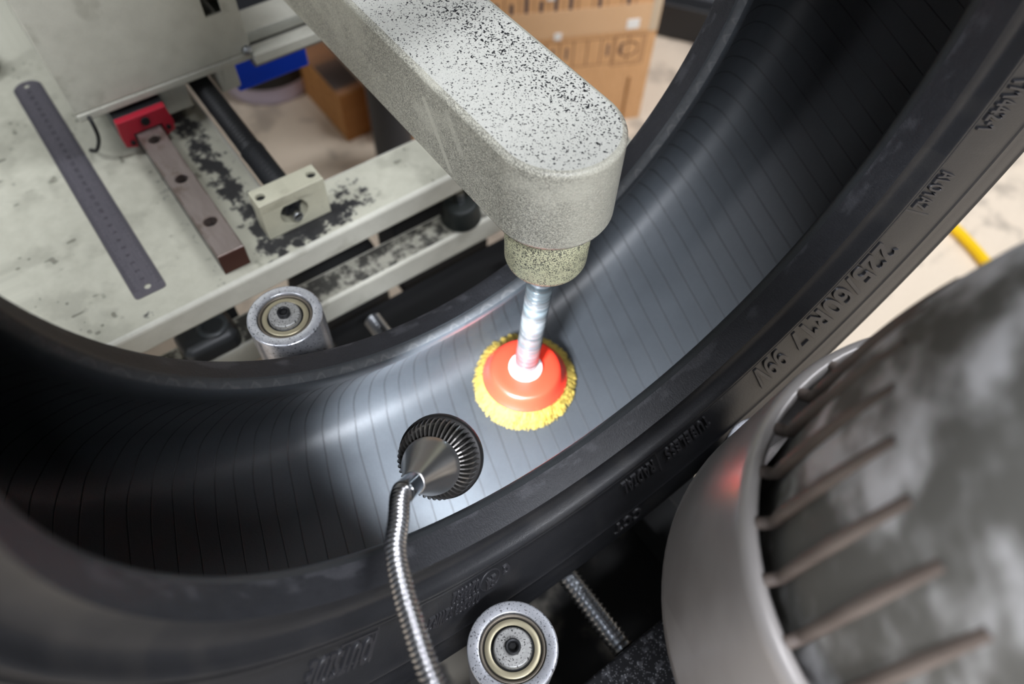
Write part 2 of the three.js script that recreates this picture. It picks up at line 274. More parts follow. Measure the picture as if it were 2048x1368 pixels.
  for (const [x, z] of [[-0.26, -0.245], [0.30, -0.245], [-0.26, 0.25], [0.16, 0.25]]) part(machine, 'leg', rbox(0.04, 0.275, 0.04, 0.003), M.blackMatte, [x, -0.1625, z]);
  for (const x of [-0.2, 0.1]) part(machine, 'side_beam', rbox(0.035, 0.035, 0.42, 0.003), M.blackMatte, [x, -0.085, -0.02]);
  part(machine, 'bed_leg', rbox(0.05, 0.34, 0.05, 0.003), M.blackMatte, [-0.45, -0.13, -0.9]);
  part(machine, 'bed_leg', rbox(0.05, 0.34, 0.05, 0.003), M.blackMatte, [-0.45, -0.13, -0.3]);
  for (const [x, z0, z1] of [[-0.013, 0.06, 0.30], [0.022, 0.166, 0.184], [-0.013, -0.20, -0.12], [0.155, -0.20, -0.10]]) {
    const rp = [[0, z0]]; const nt = Math.round((z1 - z0) / 0.0042); for (let i = 0; i <= nt * 2; i++) rp.push([i % 2 ? 0.0068 : 0.0088, z0 + i / (nt * 2) * (z1 - z0)]); rp.push([0, z1]);
    const y = x === 0.022 ? 0.0095 : -0.02; part(machine, 'threaded_rod', facet(lathe(rp, 24)).rotateX(HALF), M.steel, [x, y, 0], 'zinc threaded rod');
  }
  const speck = tex(512, 512, 0, 0, 0.12, 0.12, (x, y) => { const g = hash(x * 1500, y * 1500), n = fbm(x * 220, y * 220, 4), c = sstep(0.6, 0.75, n) * 50; const w = g > 0.93 ? 90 * g : 0; return [26 + c + w, 27 + c + w, 31 + c + w]; });
  M.speck = mat({ map: speck, roughness: 0.5, metalness: 0.3 });
  part(machine, 'near_plate', slab(rectShape(-0.3, -0.34, 0.19, -0.163), 0.02, 0.002), M.speck, [0, -0.02, 0], 'black plate covered in pale metal dust');
  const trayTex = tex(512, 512, 0, 0, 0.3, 0.3, (x, y) => lerp3([20, 20, 20], [112, 107, 98], sstep(0.46, 0.72, fbm(x * 26, y * 26, 5)) * 0.9));
  part(machine, 'dust_tray', slab(rectShape(-0.3, -0.34, 0.17, 0.13), 0.01, 0.001), mat({ map: trayTex, roughness: 0.8 }), [0, -0.12, 0], 'black tray with patches of grey dust');
  for (const sx of [-1, 1]) { const g = new THREE.CylinderGeometry(0.025, 0.025, 0.17, 32).rotateX(HALF); part(machine, 'drive_roller', g, M.steel, [sx * 0.14, 0.0012, 0]); part(machine, 'roller_bracket', rbox(0.03, 0.09, 0.02, 0.002), M.black, [sx * 0.14, -0.065, 0.05]); }
  for (const [x, y, z] of [[-0.096, 0, 0.1305], [0.113, 0, 0.1305]]) part(machine, 'roller_bracket', rbox(0.03, 0.012, 0.08, 0.002), M.blackMatte, [x, -0.012, 0.15]);
  part(machine, 'roller_bracket', rbox(0.03, 0.012, 0.11, 0.002), M.blackMatte, [-0.0985, -0.036, -0.185]);
}
{ // things on and under the frame, far side
  const b = hit(425, 690, 'y', 0.02); const t = thing('rubber_clamp', 'black rounded clamp block sitting on the dusty cross beam', 'clamp', [b.x, 0, -0.243]);
  part(t, 'clamp_body', rbox(0.05, 0.026, 0.036, 0.009, 4), plain(0x2b2e30, 0.45), [0, 0.013, 0]); part(t, 'clamp_ring', new THREE.TorusGeometry(0.011, 0.003, 10, 28).rotateX(HALF), plain(0x3a3e40, 0.4), [0.008, 0.026, 0]);
  const f = thing('stud_stand', 'black rubber stud mount standing on the cross beam under the arm', 'mount', [0.118, 0, -0.244]);
  part(f, 'foot_body', lathe([[0, 0], [0.019, 0], [0.021, 0.004], [0.018, 0.022], [0.014, 0.025], [0, 0.025]], 36), plain(0x1c2221, 0.5)); part(f, 'foot_stud', new THREE.CylinderGeometry(0.004, 0.004, 0.012, 16), M.steel, [0, 0.03, 0]);
  const w = thing('black_drum', 'black round rubber drum under the bed plate', 'drum', [0.0, -0.3, -0.315]);
  part(w, 'drum_body', lathe([[0, 0], [0.05, 0], [0.052, 0.01], [0.052, 0.22], [0.047, 0.245], [0.034, 0.262], [0, 0.268]], 48), M.blackMatte); part(w, 'drum_band', new THREE.TorusGeometry(0.052, 0.003, 8, 48).rotateX(HALF), M.black, [0, 0.12, 0]);
}

// ---------------------------------------------------------------- steel ruler lying on the bed
{
  const cv = document.createElement('canvas'); cv.width = 2048; cv.height = 176; const c = cv.getContext('2d');
  c.fillStyle = '#6d6a71'; c.fillRect(0, 0, 2048, 176);
  const r = rand(9); for (let i = 0; i < 5000; i++) { c.fillStyle = `rgba(${r() < 0.5 ? '60,58,64' : '150,146,150'},0.12)`; c.fillRect(r() * 2048, r() * 176, 20 + r() * 60, 1.5); }
  c.fillStyle = '#3c3a40'; for (let i = 0; i <= 300; i++) { const x = 50 + i * 6.47; const h = i % 10 === 0 ? 44 : i % 5 === 0 ? 34 : 24; c.fillRect(x, 0, 1.6, h); c.fillRect(x, 176 - h, 1.6, h); }
  c.font = 'bold 34px sans-serif'; c.textAlign = 'center'; for (let i = 1; i < 30; i++) c.fillText(String(i), 50 + i * 64.7, 104);
  const t = new THREE.CanvasTexture(cv); t.colorSpace = THREE.SRGBColorSpace; t.wrapS = t.wrapT = THREE.ClampToEdgeWrapping;
  const L = 0.325, W = 0.026, s = new THREE.Shape(); s.moveTo(0, 0.004); s.quadraticCurveTo(0, 0, 0.004, 0); s.lineTo(W - 0.004, 0); s.quadraticCurveTo(W, 0, W, 0.004); s.lineTo(W, L - 0.010); s.quadraticCurveTo(W - 0.004, L, W / 2, L); s.quadraticCurveTo(0.004, L, 0, L - 0.010); s.closePath();
  circleHole(s, W / 2, 0.0085, 0.0028); circleHole(s, W / 2, L - 0.0085, 0.0028);
  const g = slab(s, 0.001, 0.0002); const p = g.attributes.position, u = g.attributes.uv; for (let i = 0; i < p.count; i++) u.setXY(i, -p.getZ(i) / L, p.getX(i) / W);
  const o = new THREE.Mesh(g, mat({ map: t, roughness: 0.42, metalness: 0.35 })); o.name = 'steel_ruler'; o.position.set(-0.1805, 0.068, -0.2655); o.rotation.y = 0.012; o.userData = { label: 'long dark steel ruler lying on the cream bed plate', category: 'ruler' }; o.castShadow = o.receiveShadow = true; scene.add(o);
}

// ---------------------------------------------------------------- carriage with housing on the rail
{
  const c = thing('machine_carriage', 'tall cream housing riding on the guide rail with a red bearing cap', 'machine');
  const fs = rectShape(-0.148, 0.119, 0.0165, 0.52); fs.holes.push(rectShape(-0.0135, 0.1635, 0.0015, 0.225));
  part(c, 'front_panel', plate(fs, 0.003, 0.0008), M.cream, [0, 0, -0.443], 'flat cream front panel with a dark slot');
  for (const x of [-0.1462, 0.0147]) part(c, 'housing_side', rbox(0.003, 0.40, 0.19, 0.001), M.cream, [x, 0.32, -0.5385]);
  part(c, 'housing_back', rbox(0.163, 0.40, 0.003, 0.001), M.cream, [-0.066, 0.32, -0.635]);
  part(c, 'housing_top', rbox(0.1645, 0.003, 0.196, 0.001), M.cream, [-0.0658, 0.5215, -0.5385]);
  part(c, 'base_flange', rbox(0.163, 0.008, 0.2, 0.002), M.cream, [-0.066, 0.1145, -0.5385]);
  part(c, 'side_shelf', slab(rectShape(0.0155, 0.4315, 0.13, 0.448), 0.01, 0.001), M.cream, [0, 0.108, 0]);
  part(c, 'side_shelf', slab(rectShape(0.0155, 0.463, 0.13, 0.50), 0.012, 0.001), M.cream, [0, 0.110, 0]);
  part(c, 'shelf_recess', rbox(0.1145, 0.008, 0.07, 0.001), plain(0x8d8c84, 0.6, 0.2), [0.073, 0.104, -0.475]);
  part(c, 'panel_bolt', lathe([[0, 0], [0.0045, 0], [0.0045, 0.003], [0.003, 0.0045], [0, 0.005]], 20).rotateX(HALF), M.steel, [0.0125, 0.121, -0.440]);
  const redS = new THREE.Shape(); redS.moveTo(-0.0235, 0.004); redS.lineTo(-0.0135, 0.0); redS.lineTo(-0.0128, 0.0142); redS.lineTo(0.0128, 0.0142); redS.lineTo(0.0135, 0.0); redS.lineTo(0.0225, 0.004); redS.lineTo(0.024, 0.012); redS.lineTo(0.022, 0.030); redS.lineTo(-0.0225, 0.030); redS.lineTo(-0.024, 0.012); redS.closePath();
  const slider = part(c, 'slider_block', plate(redS, 0.09, 0.0006).translate(0, -0.0175, -0.045), M.darkSteel, [-0.0997, 0.0945, -0.478]);
  const cap = part(slider, 'end_cap', plate(redS, 0.008, 0.0008), M.red, [0, -0.0175, 0.0445], 'red plastic end cap');
  for (const [x, y, r] of [[0.001, 0.0235, 0.0038], [-0.0165, 0.0075, 0.002], [0.0175, 0.0095, 0.002]]) part(slider, 'cap_screw', new THREE.CylinderGeometry(r, r, 0.003, 16).rotateX(HALF), M.blackMatte, [x, y - 0.0175, 0.0535]);
  part(c, 'nut_bracket', rbox(0.026, 0.034, 0.03, 0.002), M.cream, [-0.063, 0.097, -0.462]);
  part(c, 'nut_bracket', rbox(0.02, 0.026, 0.03, 0.002), M.cream, [-0.0118, 0.098, -0.457]);
  part(c, 'drive_box', rbox(0.078, 0.040, 0.055, 0.002), plain(0x1450f4, 0.35), [0.038, 0.085, -0.4885], 'bright blue drive box');
  const hang = part(c, 'cable', new THREE.TubeGeometry(new THREE.CatmullRomCurve3([V3(-0.139, 0.118, -0.45), V3(-0.1385, 0.112, -0.436), V3(-0.140, 0.098, -0.431), V3(-0.146, 0.082, -0.437), V3(-0.151, 0.0705, -0.455)]), 24, 0.0017, 8), M.black, null, 'thin black cable');
}
{
  const cut = tex(512, 1024, 0, 0, 0.08, 0.16, (x, y) => { // paint with caked black grains
    const dens = 0.58 - 0.12 * fbm(x * 30, y * 30, 3), n = vnoise(x * 2100, y * 2100) * 0.55 + vnoise(x * 3900 + 9, y * 3900) * 0.45;
    const grain = sstep(dens + 0.08, dens + 0.11, n), g = hash(x * 6400, y * 6400); const c = [208, 207, 172].map(v => v + (g - 0.5) * 8);
    return lerp3(c, [34, 35, 38], grain);
  });
  const topTex = tex(1024, 2048, 0.015, 0.0, 0.09, 0.36, (x, s) => {
    const band = 0.62 * bump3(x - 0.058, 0.024 - (s - 0.05) * 0.09, 0.016) * sstep(0.0, 0.05, s) + 0.10;
    const dens = 0.725 - 0.15 * band - 0.05 * (fbm(x * 120, s * 120, 3) - 0.5), n = vnoise(x * 1050, s * 1050) * 0.6 + vnoise(x * 1900 + 9, s * 1900) * 0.4;
    const grain = sstep(dens, dens + 0.03, n), fine = sstep(0.86, 0.9, hash(x * 6000, s * 3000)) * 0.18; const g = hash(x * 9000, s * 9000);
    return lerp3([222, 222, 213].map(v => v + (g - 0.5) * 6), [30, 31, 34], Math.max(grain, fine));
  }, false);
  const sideTex = tex(2048, 384, 0.28, 0, 0.46, 0.066, (x, y) => {
    const clean = sstep(0.42, 0.72, fbm(x * 34 + 2, y * 60, 4)) * 0.45, g = hash(x * 4452, y * 5818), n = fbm(x * 1900, y * 1900, 2);
    const stroke = (x0, y0, x1, y1, w) => { const dx = x1 - x0, dy = y1 - y0, t = Math.min(1, Math.max(0, ((x - x0) * dx + (y - y0) * dy) / (dx * dx + dy * dy))); return sstep(w, w * 0.6, Math.hypot(x - x0 - t * dx, y - y0 - t * dy)); };
    const wiped = Math.max(stroke(0.497, 0.046, 0.522, 0.010, 0.0030), 0.7 * stroke(0.522, 0.052, 0.535, 0.034, 0.0035), sstep(0.604, 0.626, x) * 0.75 * (1 - sstep(0.69, 0.72, x)));
    const d = sstep(0.42, 0.6, n * 0.6 + g * 0.4) * (0.8 - clean) * (1 - 0.8 * wiped);
    let c = lerp3([216, 214, 198], [104, 102, 94], d);
    const scuff = bump3(x, 0.672, 0.010) * bump3(y, 0.0555, 0.0065), k = fbm(x * 700, y * 900, 3);
    c = lerp3(c, [128, 96, 78], Math.min(1, scuff * 1.2) * sstep(0.35, 0.6, k) * 0.8); return lerp3(c, [36, 30, 28], Math.min(1, scuff * 1.2) * sstep(0.52, 0.62, k));
  }, false);
  M.armTop = mat({ map: topTex, roughness: 0.5, bumpMap: grainBump, bumpScale: 0.0001 });
  M.armSide = mat({ map: sideTex, roughness: 0.34, bumpMap: grainBump, bumpScale: 0.00035 });
  M.armFine = mat({ map: cut, roughness: 0.5 });
  const ax = 0.058, az = -0.046, R = 0.0385, y0 = 0.225, y1 = 0.286, b = 0.0035;
  const arm = thing('grinding_arm', 'long cream machine arm speckled with black rubber grains holding a vertical spindle', 'machine arm');
  const outline = (rr) => { const s = new THREE.Shape(); s.moveTo(ax - rr, 0.62); s.lineTo(ax - rr, -az); s.absarc(ax, -az, rr, Math.PI, 2 * Math.PI, false); s.lineTo(ax + rr, 0.62); s.closePath(); return s; };
  // side band swept round the end, with uv along the wall
  const path = []; for (let i = 0; i <= 20; i++) path.push([ax - R, -0.62 + (az + 0.62) * i / 20, -1, 0]); for (let i = 1; i < 40; i++) { const a = Math.PI - Math.PI * i / 40; path.push([ax + R * Math.cos(a), az + R * Math.sin(a), Math.cos(a), Math.sin(a)]); } for (let i = 0; i <= 20; i++) path.push([ax + R, az - (az + 0.62) * i / 20, 1, 0]);
  const prof = [[-0.0035, y0], [-0.001, y0 + 0.001], [0, y0 + 0.0035]]; for (let i = 0; i <= 6; i++) { const a = i / 6 * HALF; prof.push([-b + b * Math.cos(a), y1 - b + b * Math.sin(a)]); }
  const pos = [], uv = [], idx = []; let run = 0; path.forEach((p, i) => { if (i) run += Math.hypot(p[0] - path[i - 1][0], p[1] - path[i - 1][1]); let h = 0; prof.forEach((q, j) => { if (j) h += Math.hypot(q[0] - prof[j - 1][0], q[1] - prof[j - 1][1]); pos.push(p[0] + p[2] * q[0], q[1], p[1] + p[3] * q[0]); uv.push(run, h); }); });
  const np = prof.length; for (let i = 0; i < path.length - 1; i++) for (let j = 0; j < np - 1; j++) { const a = i * np + j, c2 = a + np; idx.push(a, c2, a + 1, a + 1, c2, c2 + 1); }
  const wall = new THREE.BufferGeometry(); wall.setAttribute('position', new THREE.Float32BufferAttribute(pos, 3)); wall.setAttribute('uv', new THREE.Float32BufferAttribute(uv, 2)); wall.setIndex(idx); wall.computeVertexNormals();
  part(arm, 'arm_wall', wall, M.armSide, null, 'cream arm side dusted grey');
  part(arm, 'arm_top', slab(outline(R - b), 0.002, 0, 40), M.armTop, [0, y1 - 0.002, 0], 'flat cream arm top peppered with black grains');
  part(arm, 'arm_base', slab(outline(R - 0.0034), 0.002, 0, 40), M.armSide, [0, y0, 0]);
  const sx = 0.0485, sz = -0.0455;
  const collarGeo = lathe([[0, 0], [0.0235, 0], [0.0262, 0.001], [0.0272, 0.004], [0.0276, 0.018], [0.0276, 0.0452], [0, 0.0452]], 56); { const p = collarGeo.attributes.position, u = collarGeo.attributes.uv; for (let i = 0; i < p.count; i++) u.setXY(i, u.getX(i) * 0.173, p.getY(i)); }
  const collar = part(arm, 'spindle_collar', collarGeo, M.armFine, [sx + 0.0075, 0.1795, sz + 0.002], 'yellowed cream spindle collar speckled black');
  const sp = [[0, 0]]; const ring = (y, r) => sp.push([r, y]); let yy = 0; const rr = rand(21); sp.push([0.0078, 0]);
  while (yy < 0.118) { const h = 0.003 + rr() * 0.004; ring(yy + 0.0004, 0.0083); ring(yy + h - 0.0006, 0.0083 + rr() * 0.0003); ring(yy + h - 0.0003, 0.0079); yy += h; } ring(0.126, 0.0083); ring(0.127, 0.0096); ring(0.133, 0.0096); ring(0.134, 0.0088); ring(0.1361, 0.0088); sp.push([0, 0.1361]);
  const shaftTex = tex(64, 512, 0, 0, 1, 1, (x, y) => { const v = 96 + 96 * fbm(3, y * 46, 3); const b2 = hash(7, y * 60) * 24; return [v - b2 * 0.6, v, v + b2 * 0.2]; });
  const shaft = part(arm, 'spindle_shaft', lathe(sp, 36), mat({ map: shaftTex, roughness: 0.3, metalness: 0.75 }), [sx, 0.0432, sz], 'bright steel spindle shaft with ring grooves'); shaft.rotation.set(0.015, 0, -0.054); shaft.scale.set(1.12, 1, 1.12);
  part(arm, 'arm_column', rbox(0.14, 0.36, 0.12, 0.006), M.cream, [0.05, 0.29, -0.70]);
  // cup brush
  const br = thing('cup_brush', 'red cup brush with brass wire bristles pressed on the tire liner', 'brush', [sx, 0, sz]);
  const redMat = plain(0xf03a26, 0.34, 0, { clearcoat: 0.4, clearcoatRoughness: 0.25 });
  part(br, 'cup', lathe([[0, 0.0340], [0.022, 0.0340], [0.0268, 0.0336], [0.0290, 0.0320], [0.0304, 0.0290], [0.0326, 0.0250], [0.0346, 0.0232], [0.0352, 0.0222], [0.0348, 0.0212], [0.0320, 0.0215], [0.027, 0.026], [0, 0.028]], 64).translate(0, 0.009, 0), redMat, null, 'bright red plastic cup');
  part(br, 'washer', lathe([[0.0090, 0.0365], [0.0138, 0.0365], [0.0136, 0.0372], [0.0132, 0.0392], [0.0085, 0.0395]], 40).translate(0, 0.0065, 0), plain(0xf4f4f4, 0.4), null, 'white plastic washer');
  const wires = []; const r2 = rand(77); const wg = []; const nW = 1700;
  for (let k = 0; k < nW; k++) {
    const a = r2() * Math.PI * 2, ri = 0.0285 + r2() * 0.0045, ro = 0.0315 + Math.sqrt(r2()) * 0.0118, ph = r2() * 6.3, tw = (r2() - 0.3) * 0.34;
    const pts = []; const xe = sx + ro * Math.cos(a + tw), ze = sz + ro * Math.sin(a + tw), yf = RT - Math.sqrt(linerR(ze) ** 2 - xe * xe) + 0.002;
    for (let i = 0; i <= 5; i++) { const t = i / 5, rad = ri + (ro - ri) * Math.pow(t, 0.8), an = a + tw * t; pts.push(V3(rad * Math.cos(an) + Math.sin(ph + i * 2.1) * 0.0005, 0.0332 + (yf - 0.0332) * t, rad * Math.sin(an) + Math.cos(ph + i * 2.1) * 0.0005)); }
    wg.push(new THREE.TubeGeometry(new THREE.CatmullRomCurve3(pts), 7, 0.00026, 3));
  }
  const wm = part(br, 'bristles', mergeGeometries(wg), plain(0xd9bf62, 0.4, 0.3), null, 'crimped brass-yellow wire bristles'); wm.userData.kind = 'stuff';
}

// ---------------------------------------------------------------- guide rollers
{
  const chrome = tex(256, 256, 0, 0, 0.05, 0.05, (x, y) => { const s = vnoise(x * 1500, y * 1500) > 0.83 ? 0.55 : 1, n = fbm(x * 200, y * 200, 3) * 30; return [(198 + n) * s, (201 + n) * s, (208 + n) * s]; });
  const discTex = tex(256, 256, 0, 0, 0.03, 0.03, (x, y) => { const s = vnoise(x * 1900, y * 1900) > 0.8 ? 0.35 : 1, n = fbm(x * 500, y * 500, 3) * 30; return [(150 + n) * s, (150 + n) * s, (148 + n) * s]; });
  const flatUV = g => { const p = g.attributes.position, u = g.attributes.uv; for (let i = 0; i < p.count; i++) u.setXY(i, p.getX(i), p.getZ(i) + p.getY(i)); return g; };
  const cm = mat({ map: chrome, roughness: 0.25, metalness: 0.7 }), dm = mat({ map: discTex, roughness: 0.45, metalness: 0.5 }), gold = plain(0xb2aa90, 0.36, 0.7), gm = plain(0x6f685e, 0.45, 0.6);
  const R = 0.0262, H = 0.075;
  function roller(label, x, y, z, drop) {
    const t = thing('guide_roller', label, 'roller', [x, y - H - drop, z], 'upright guide rollers beside the tire');
    const o = H + drop;
    part(t, 'roller_sleeve', flatUV(lathe([[0.0192, -0.006], [0.0192, -0.0006], [0.0198, 0], [R - 0.0012, 0], [R - 0.0003, -0.0004], [R, -0.0014], [R, -H + 0.001], [R - 0.001, -H], [0.008, -H]], 72)), cm, [0, o, 0]);
    part(t, 'bearing_race', lathe([[0.0170, -0.004], [0.0170, -0.0022], [0.0176, -0.0016], [0.0186, -0.0016], [0.0189, -0.0022], [0.0189, -0.004]], 64), gm, [0, o, 0]);
    part(t, 'bearing_shield', lathe([[0.0125, -0.0024], [0.0128, -0.0018], [0.0158, -0.0018], [0.0163, -0.0026], [0.0163, -0.004]], 64), gold, [0, o, 0], 'yellowish bearing shield ring');
    part(t, 'seal', lathe([[0, -0.0032], [0.0195, -0.0032]], 48), M.blackMatte, [0, o, 0]);
    part(t, 'end_washer', flatUV(lathe([[0, 0.0012], [0.0100, 0.0012], [0.0110, 0.0006], [0.0112, -0.003]], 56)), dm, [0, o, 0], 'grey speckled washer');
    const bolt = part(t, 'bolt_head', lathe([[0.0023, 0.0012], [0.0023, 0.0046], [0.0040, 0.0048], [0.0045, 0.0042], [0.0045, 0.001]], 32), plain(0x2c2d2f, 0.4, 0.6), [0, o, 0]);
    part(bolt, 'hex_socket', new THREE.CylinderGeometry(0.0024, 0.0024, 0.002, 6), M.blackMatte, [0, 0.0018, 0]);
    part(t, 'axle', new THREE.CylinderGeometry(0.008, 0.008, drop + 0.0008, 24), M.darkSteel, [0, drop / 2 + 0.0008, 0]);
  }
  roller('steel guide roller in front of the tire beside the gooseneck lamp', -0.096, 0.11, 0.1305, 0.041);
  roller('steel guide roller half hidden behind the domed grey motor', 0.113, 0.11, 0.1305, 0.041);
  roller('steel guide roller standing between the tire and the cream bed', -0.0985, 0.13, -0.137, 0.085);
}

// ---------------------------------------------------------------- gooseneck LED lamp
{
  const face = V3(-0.0705, 0.1455, 0.0225), dir = V3(0.53, -0.745, -0.385).normalize(), neck = face.clone().addScaledVector(dir, -0.057);
  const lamp = thing('gooseneck_lamp', 'finned metal lamp head on a chrome gooseneck lighting the brush', 'lamp');
  const head = new THREE.Group(); head.name = 'lamp_head'; head.position.copy(neck); head.quaternion.setFromUnitVectors(V3(0, 1, 0), dir); lamp.add(head);
  const alu = plain(0xc6c5c4, 0.3, 0.95), fin = plain(0x8f8c89, 0.36, 0.85);
  part(head, 'lamp_cone', lathe([[0, -0.001], [0.0062, -0.001], [0.0068, 0.001], [0.0088, 0.008], [0.0128, 0.020], [0.0160, 0.0275], [0.0172, 0.0325], [0.0168, 0.0345], [0.0145, 0.036], [0, 0.036]], 56), alu, null, 'polished aluminium cone');
  const fs = new THREE.Shape(); fs.moveTo(0.0125, 0.034); fs.quadraticCurveTo(0.0200, 0.0345, 0.0232, 0.0415); fs.lineTo(0.0246, 0.052); fs.lineTo(0.0205, 0.052); fs.quadraticCurveTo(0.0200, 0.042, 0.0125, 0.0385); fs.closePath();
  const fg = new THREE.ExtrudeGeometry(fs, { depth: 0.0009, bevelEnabled: false, curveSegments: 6 }); fg.translate(0, 0, -0.00045);
  for (let k = 0; k < 46; k++) { const f = part(head, 'cooling_fin', fg, fin); f.rotation.y = k / 46 * Math.PI * 2; }
  part(head, 'lamp_core', lathe([[0, 0.034], [0.0115, 0.034], [0.0118, 0.0495], [0.0212, 0.0515], [0.0212, 0.0525], [0, 0.0525]], 40), plain(0x2b2a29, 0.5, 0.6));
  part(head, 'lamp_rim', lathe([[0.0215, 0.050], [0.0248, 0.050], [0.0258, 0.0515], [0.0258, 0.0555], [0.0248, 0.057], [0.0222, 0.057], [0.0215, 0.0555], [0.0215, 0.050]], 64), plain(0x2e2d2d, 0.5, 0.5));
  part(head, 'lamp_lens', lathe([[0, 0.053], [0.0218, 0.053], [0.0218, 0.0555], [0, 0.0558]], 40), mat({ color: 0xffffff, emissive: 0xf3f8ff, emissiveIntensity: 4, roughness: 0.4 }), null, 'lit white lens');
  part(head, 'neck_sleeve', lathe([[0, -0.017], [0.0058, -0.017], [0.0062, -0.016], [0.0062, -0.001], [0.0058, 0.001], [0, 0.001]], 36), plain(0x8b8d90, 0.12, 1), null, 'dark chrome sleeve');
  const spot = new THREE.SpotLight(0xeef5ff, LED_POWER, 0, 1.06, 0.45, 2); spot.position.copy(face).addScaledVector(dir, 0.006); spot.target.position.copy(face).addScaledVector(dir, 0.2); spot.castShadow = true; spot.shadow.radius = 0.8; spot.shadow.mapSize.set(2048, 2048); spot.shadow.camera.near = 0.005; scene.add(spot, spot.target);
  // flexible neck
  const P0 = neck.clone().addScaledVector(dir, -0.014);
  const path = new THREE.CatmullRomCurve3([P0, P0.clone().addScaledVector(dir, -0.006), hit(797, 1040, 'y', 0.2105), hit(791, 1095, 'y', 0.215), hit(800, 1155, 'y', 0.217), hit(825, 1245, 'y', 0.217), hit(868, 1368, 'y', 0.214), V3(-0.146, 0.195, 0.172), V3(-0.147, 0.12, 0.197), V3(-0.147, 0.03, 0.205), V3(-0.147, 0.018, 0.205)], false, 'centripetal');
  const total = path.getLength(), rings = Math.round(total / 0.0025), n = rings * 8, seg = 20, fr = path.computeFrenetFrames(n, false), pos = [], idx = [];
  for (let i = 0; i <= n; i++) { const p = path.getPointAt(i / n), r = 0.0041 + 0.0012 * Math.abs(Math.sin(Math.PI * i / 8)); for (let k = 0; k < seg; k++) { const a = k / seg * Math.PI * 2; const q = p.clone().addScaledVector(fr.normals[i], Math.cos(a) * r).addScaledVector(fr.binormals[i], Math.sin(a) * r); pos.push(q.x, q.y, q.z); } }
  for (let i = 0; i < n; i++) for (let k = 0; k < seg; k++) { const a = i * seg + k, b = i * seg + (k + 1) % seg; idx.push(a, b, a + seg, b, b + seg, a + seg); }
  const g = new THREE.BufferGeometry(); g.setAttribute('position', new THREE.Float32BufferAttribute(pos, 3)); g.setIndex(idx); g.computeVertexNormals();
  part(lamp, 'flexible_neck', g, plain(0xb4b4b6, 0.22, 1), null, 'ribbed chrome gooseneck');
  part(lamp, 'lamp_base', lathe([[0, 0], [0.024, 0], [0.025, 0.002], [0.024, 0.014], [0.012, 0.018], [0, 0.018]], 40), M.black, [-0.147, 0, 0.205]);
}

// ---------------------------------------------------------------- domed motor in the foreground
{
  const cx = 0.074, cz = 0.2515;
  const mottle = (a, b, k, lo, hi) => tex(512, 512, 0, 0, 0.5, 0.5, (x, y) => { const n = fbm(x * k, y * k, 4), m = fbm(x * k * 3 + 4, y * k * 3, 4); return lerp3(a, b, sstep(lo, hi, n * 0.75 + m * 0.25)); });
  const rimMat = mat({ map: mottle([166, 160, 157], [186, 181, 178], 16, 0.36, 0.68), roughness: 0.3, metalness: 0.15 });
  const domeMat = mat({ map: mottle([112, 111, 106], [236, 236, 238], 40, 0.34, 0.74), roughness: 0.75 });
  const ribMat = mat({ map: mottle([112, 100, 93], [140, 128, 120], 20, 0.3, 0.7), roughness: 0.6 });
  const t = thing('domed_motor', 'big dusty grey motor with slotted rim and domed ribbed top', 'motor', [cx, 0, cz]);
  const uvXZ = g => { const p = g.attributes.position, u = g.attributes.uv; for (let i = 0; i < p.count; i++) u.setXY(i, p.getX(i) + p.getY(i) * 0.6 + 1, p.getZ(i) + p.getY(i) * 0.7 + 1); return g; };
  part(t, 'motor_body', lathe([[0, 0.0005], [0.056, 0.0005], [0.058, 0.004], [0.058, 0.165], [0, 0.165]], 48), M.blackMatte);
  part(t, 'rim', uvXZ(lathe([[0.058, 0.158], [0.130, 0.158], [0.1327, 0.160], [0.1325, 0.166], [0.1205, 0.254], [0.1185, 0.2600], [0.1150, 0.2625], [0.1125, 0.2610], [0.1118, 0.2550], [0.1118, 0.180]], 96)), rimMat, null, 'smooth grey conical rim');
  part(t, 'vent_floor', lathe([[0.1120, 0.180], [0.085, 0.180]], 64), rimMat);
  const DR = 0.105, DH = 0.182, DY = 0.252, pr = a => [DR * Math.pow(Math.cos(a), 0.62), DY + DH * Math.sin(a)];
  const dome = [[DR, 0.179]]; for (let i = 0; i <= 40; i++) { const [r, y] = pr(i / 40 * HALF * 0.9999); dome.push([r, y]); }
  part(t, 'dome', uvXZ(lathe(dome, 96)), domeMat, null, 'dust-mottled grey dome');
  const n = 30, rs = [V3(0.1130, 0.2605, 0)];
  for (let i = 1; i <= 12; i++) { const a = 0.02 + i / 12 * 0.52, k = 1 - i / 12, [r, y] = pr(a); rs.push(V3(r - 0.0022 + 0.0052 * k, y, 0)); }
  const rg = new THREE.TubeGeometry(new THREE.CatmullRomCurve3(rs), 26, 0.0029, 8); uvXZ(rg);
  for (let k = 0; k < n; k++) { const m = part(t, 'rib', rg, ribMat); m.rotation.y = k / n * Math.PI * 2 + 0.05; }
}

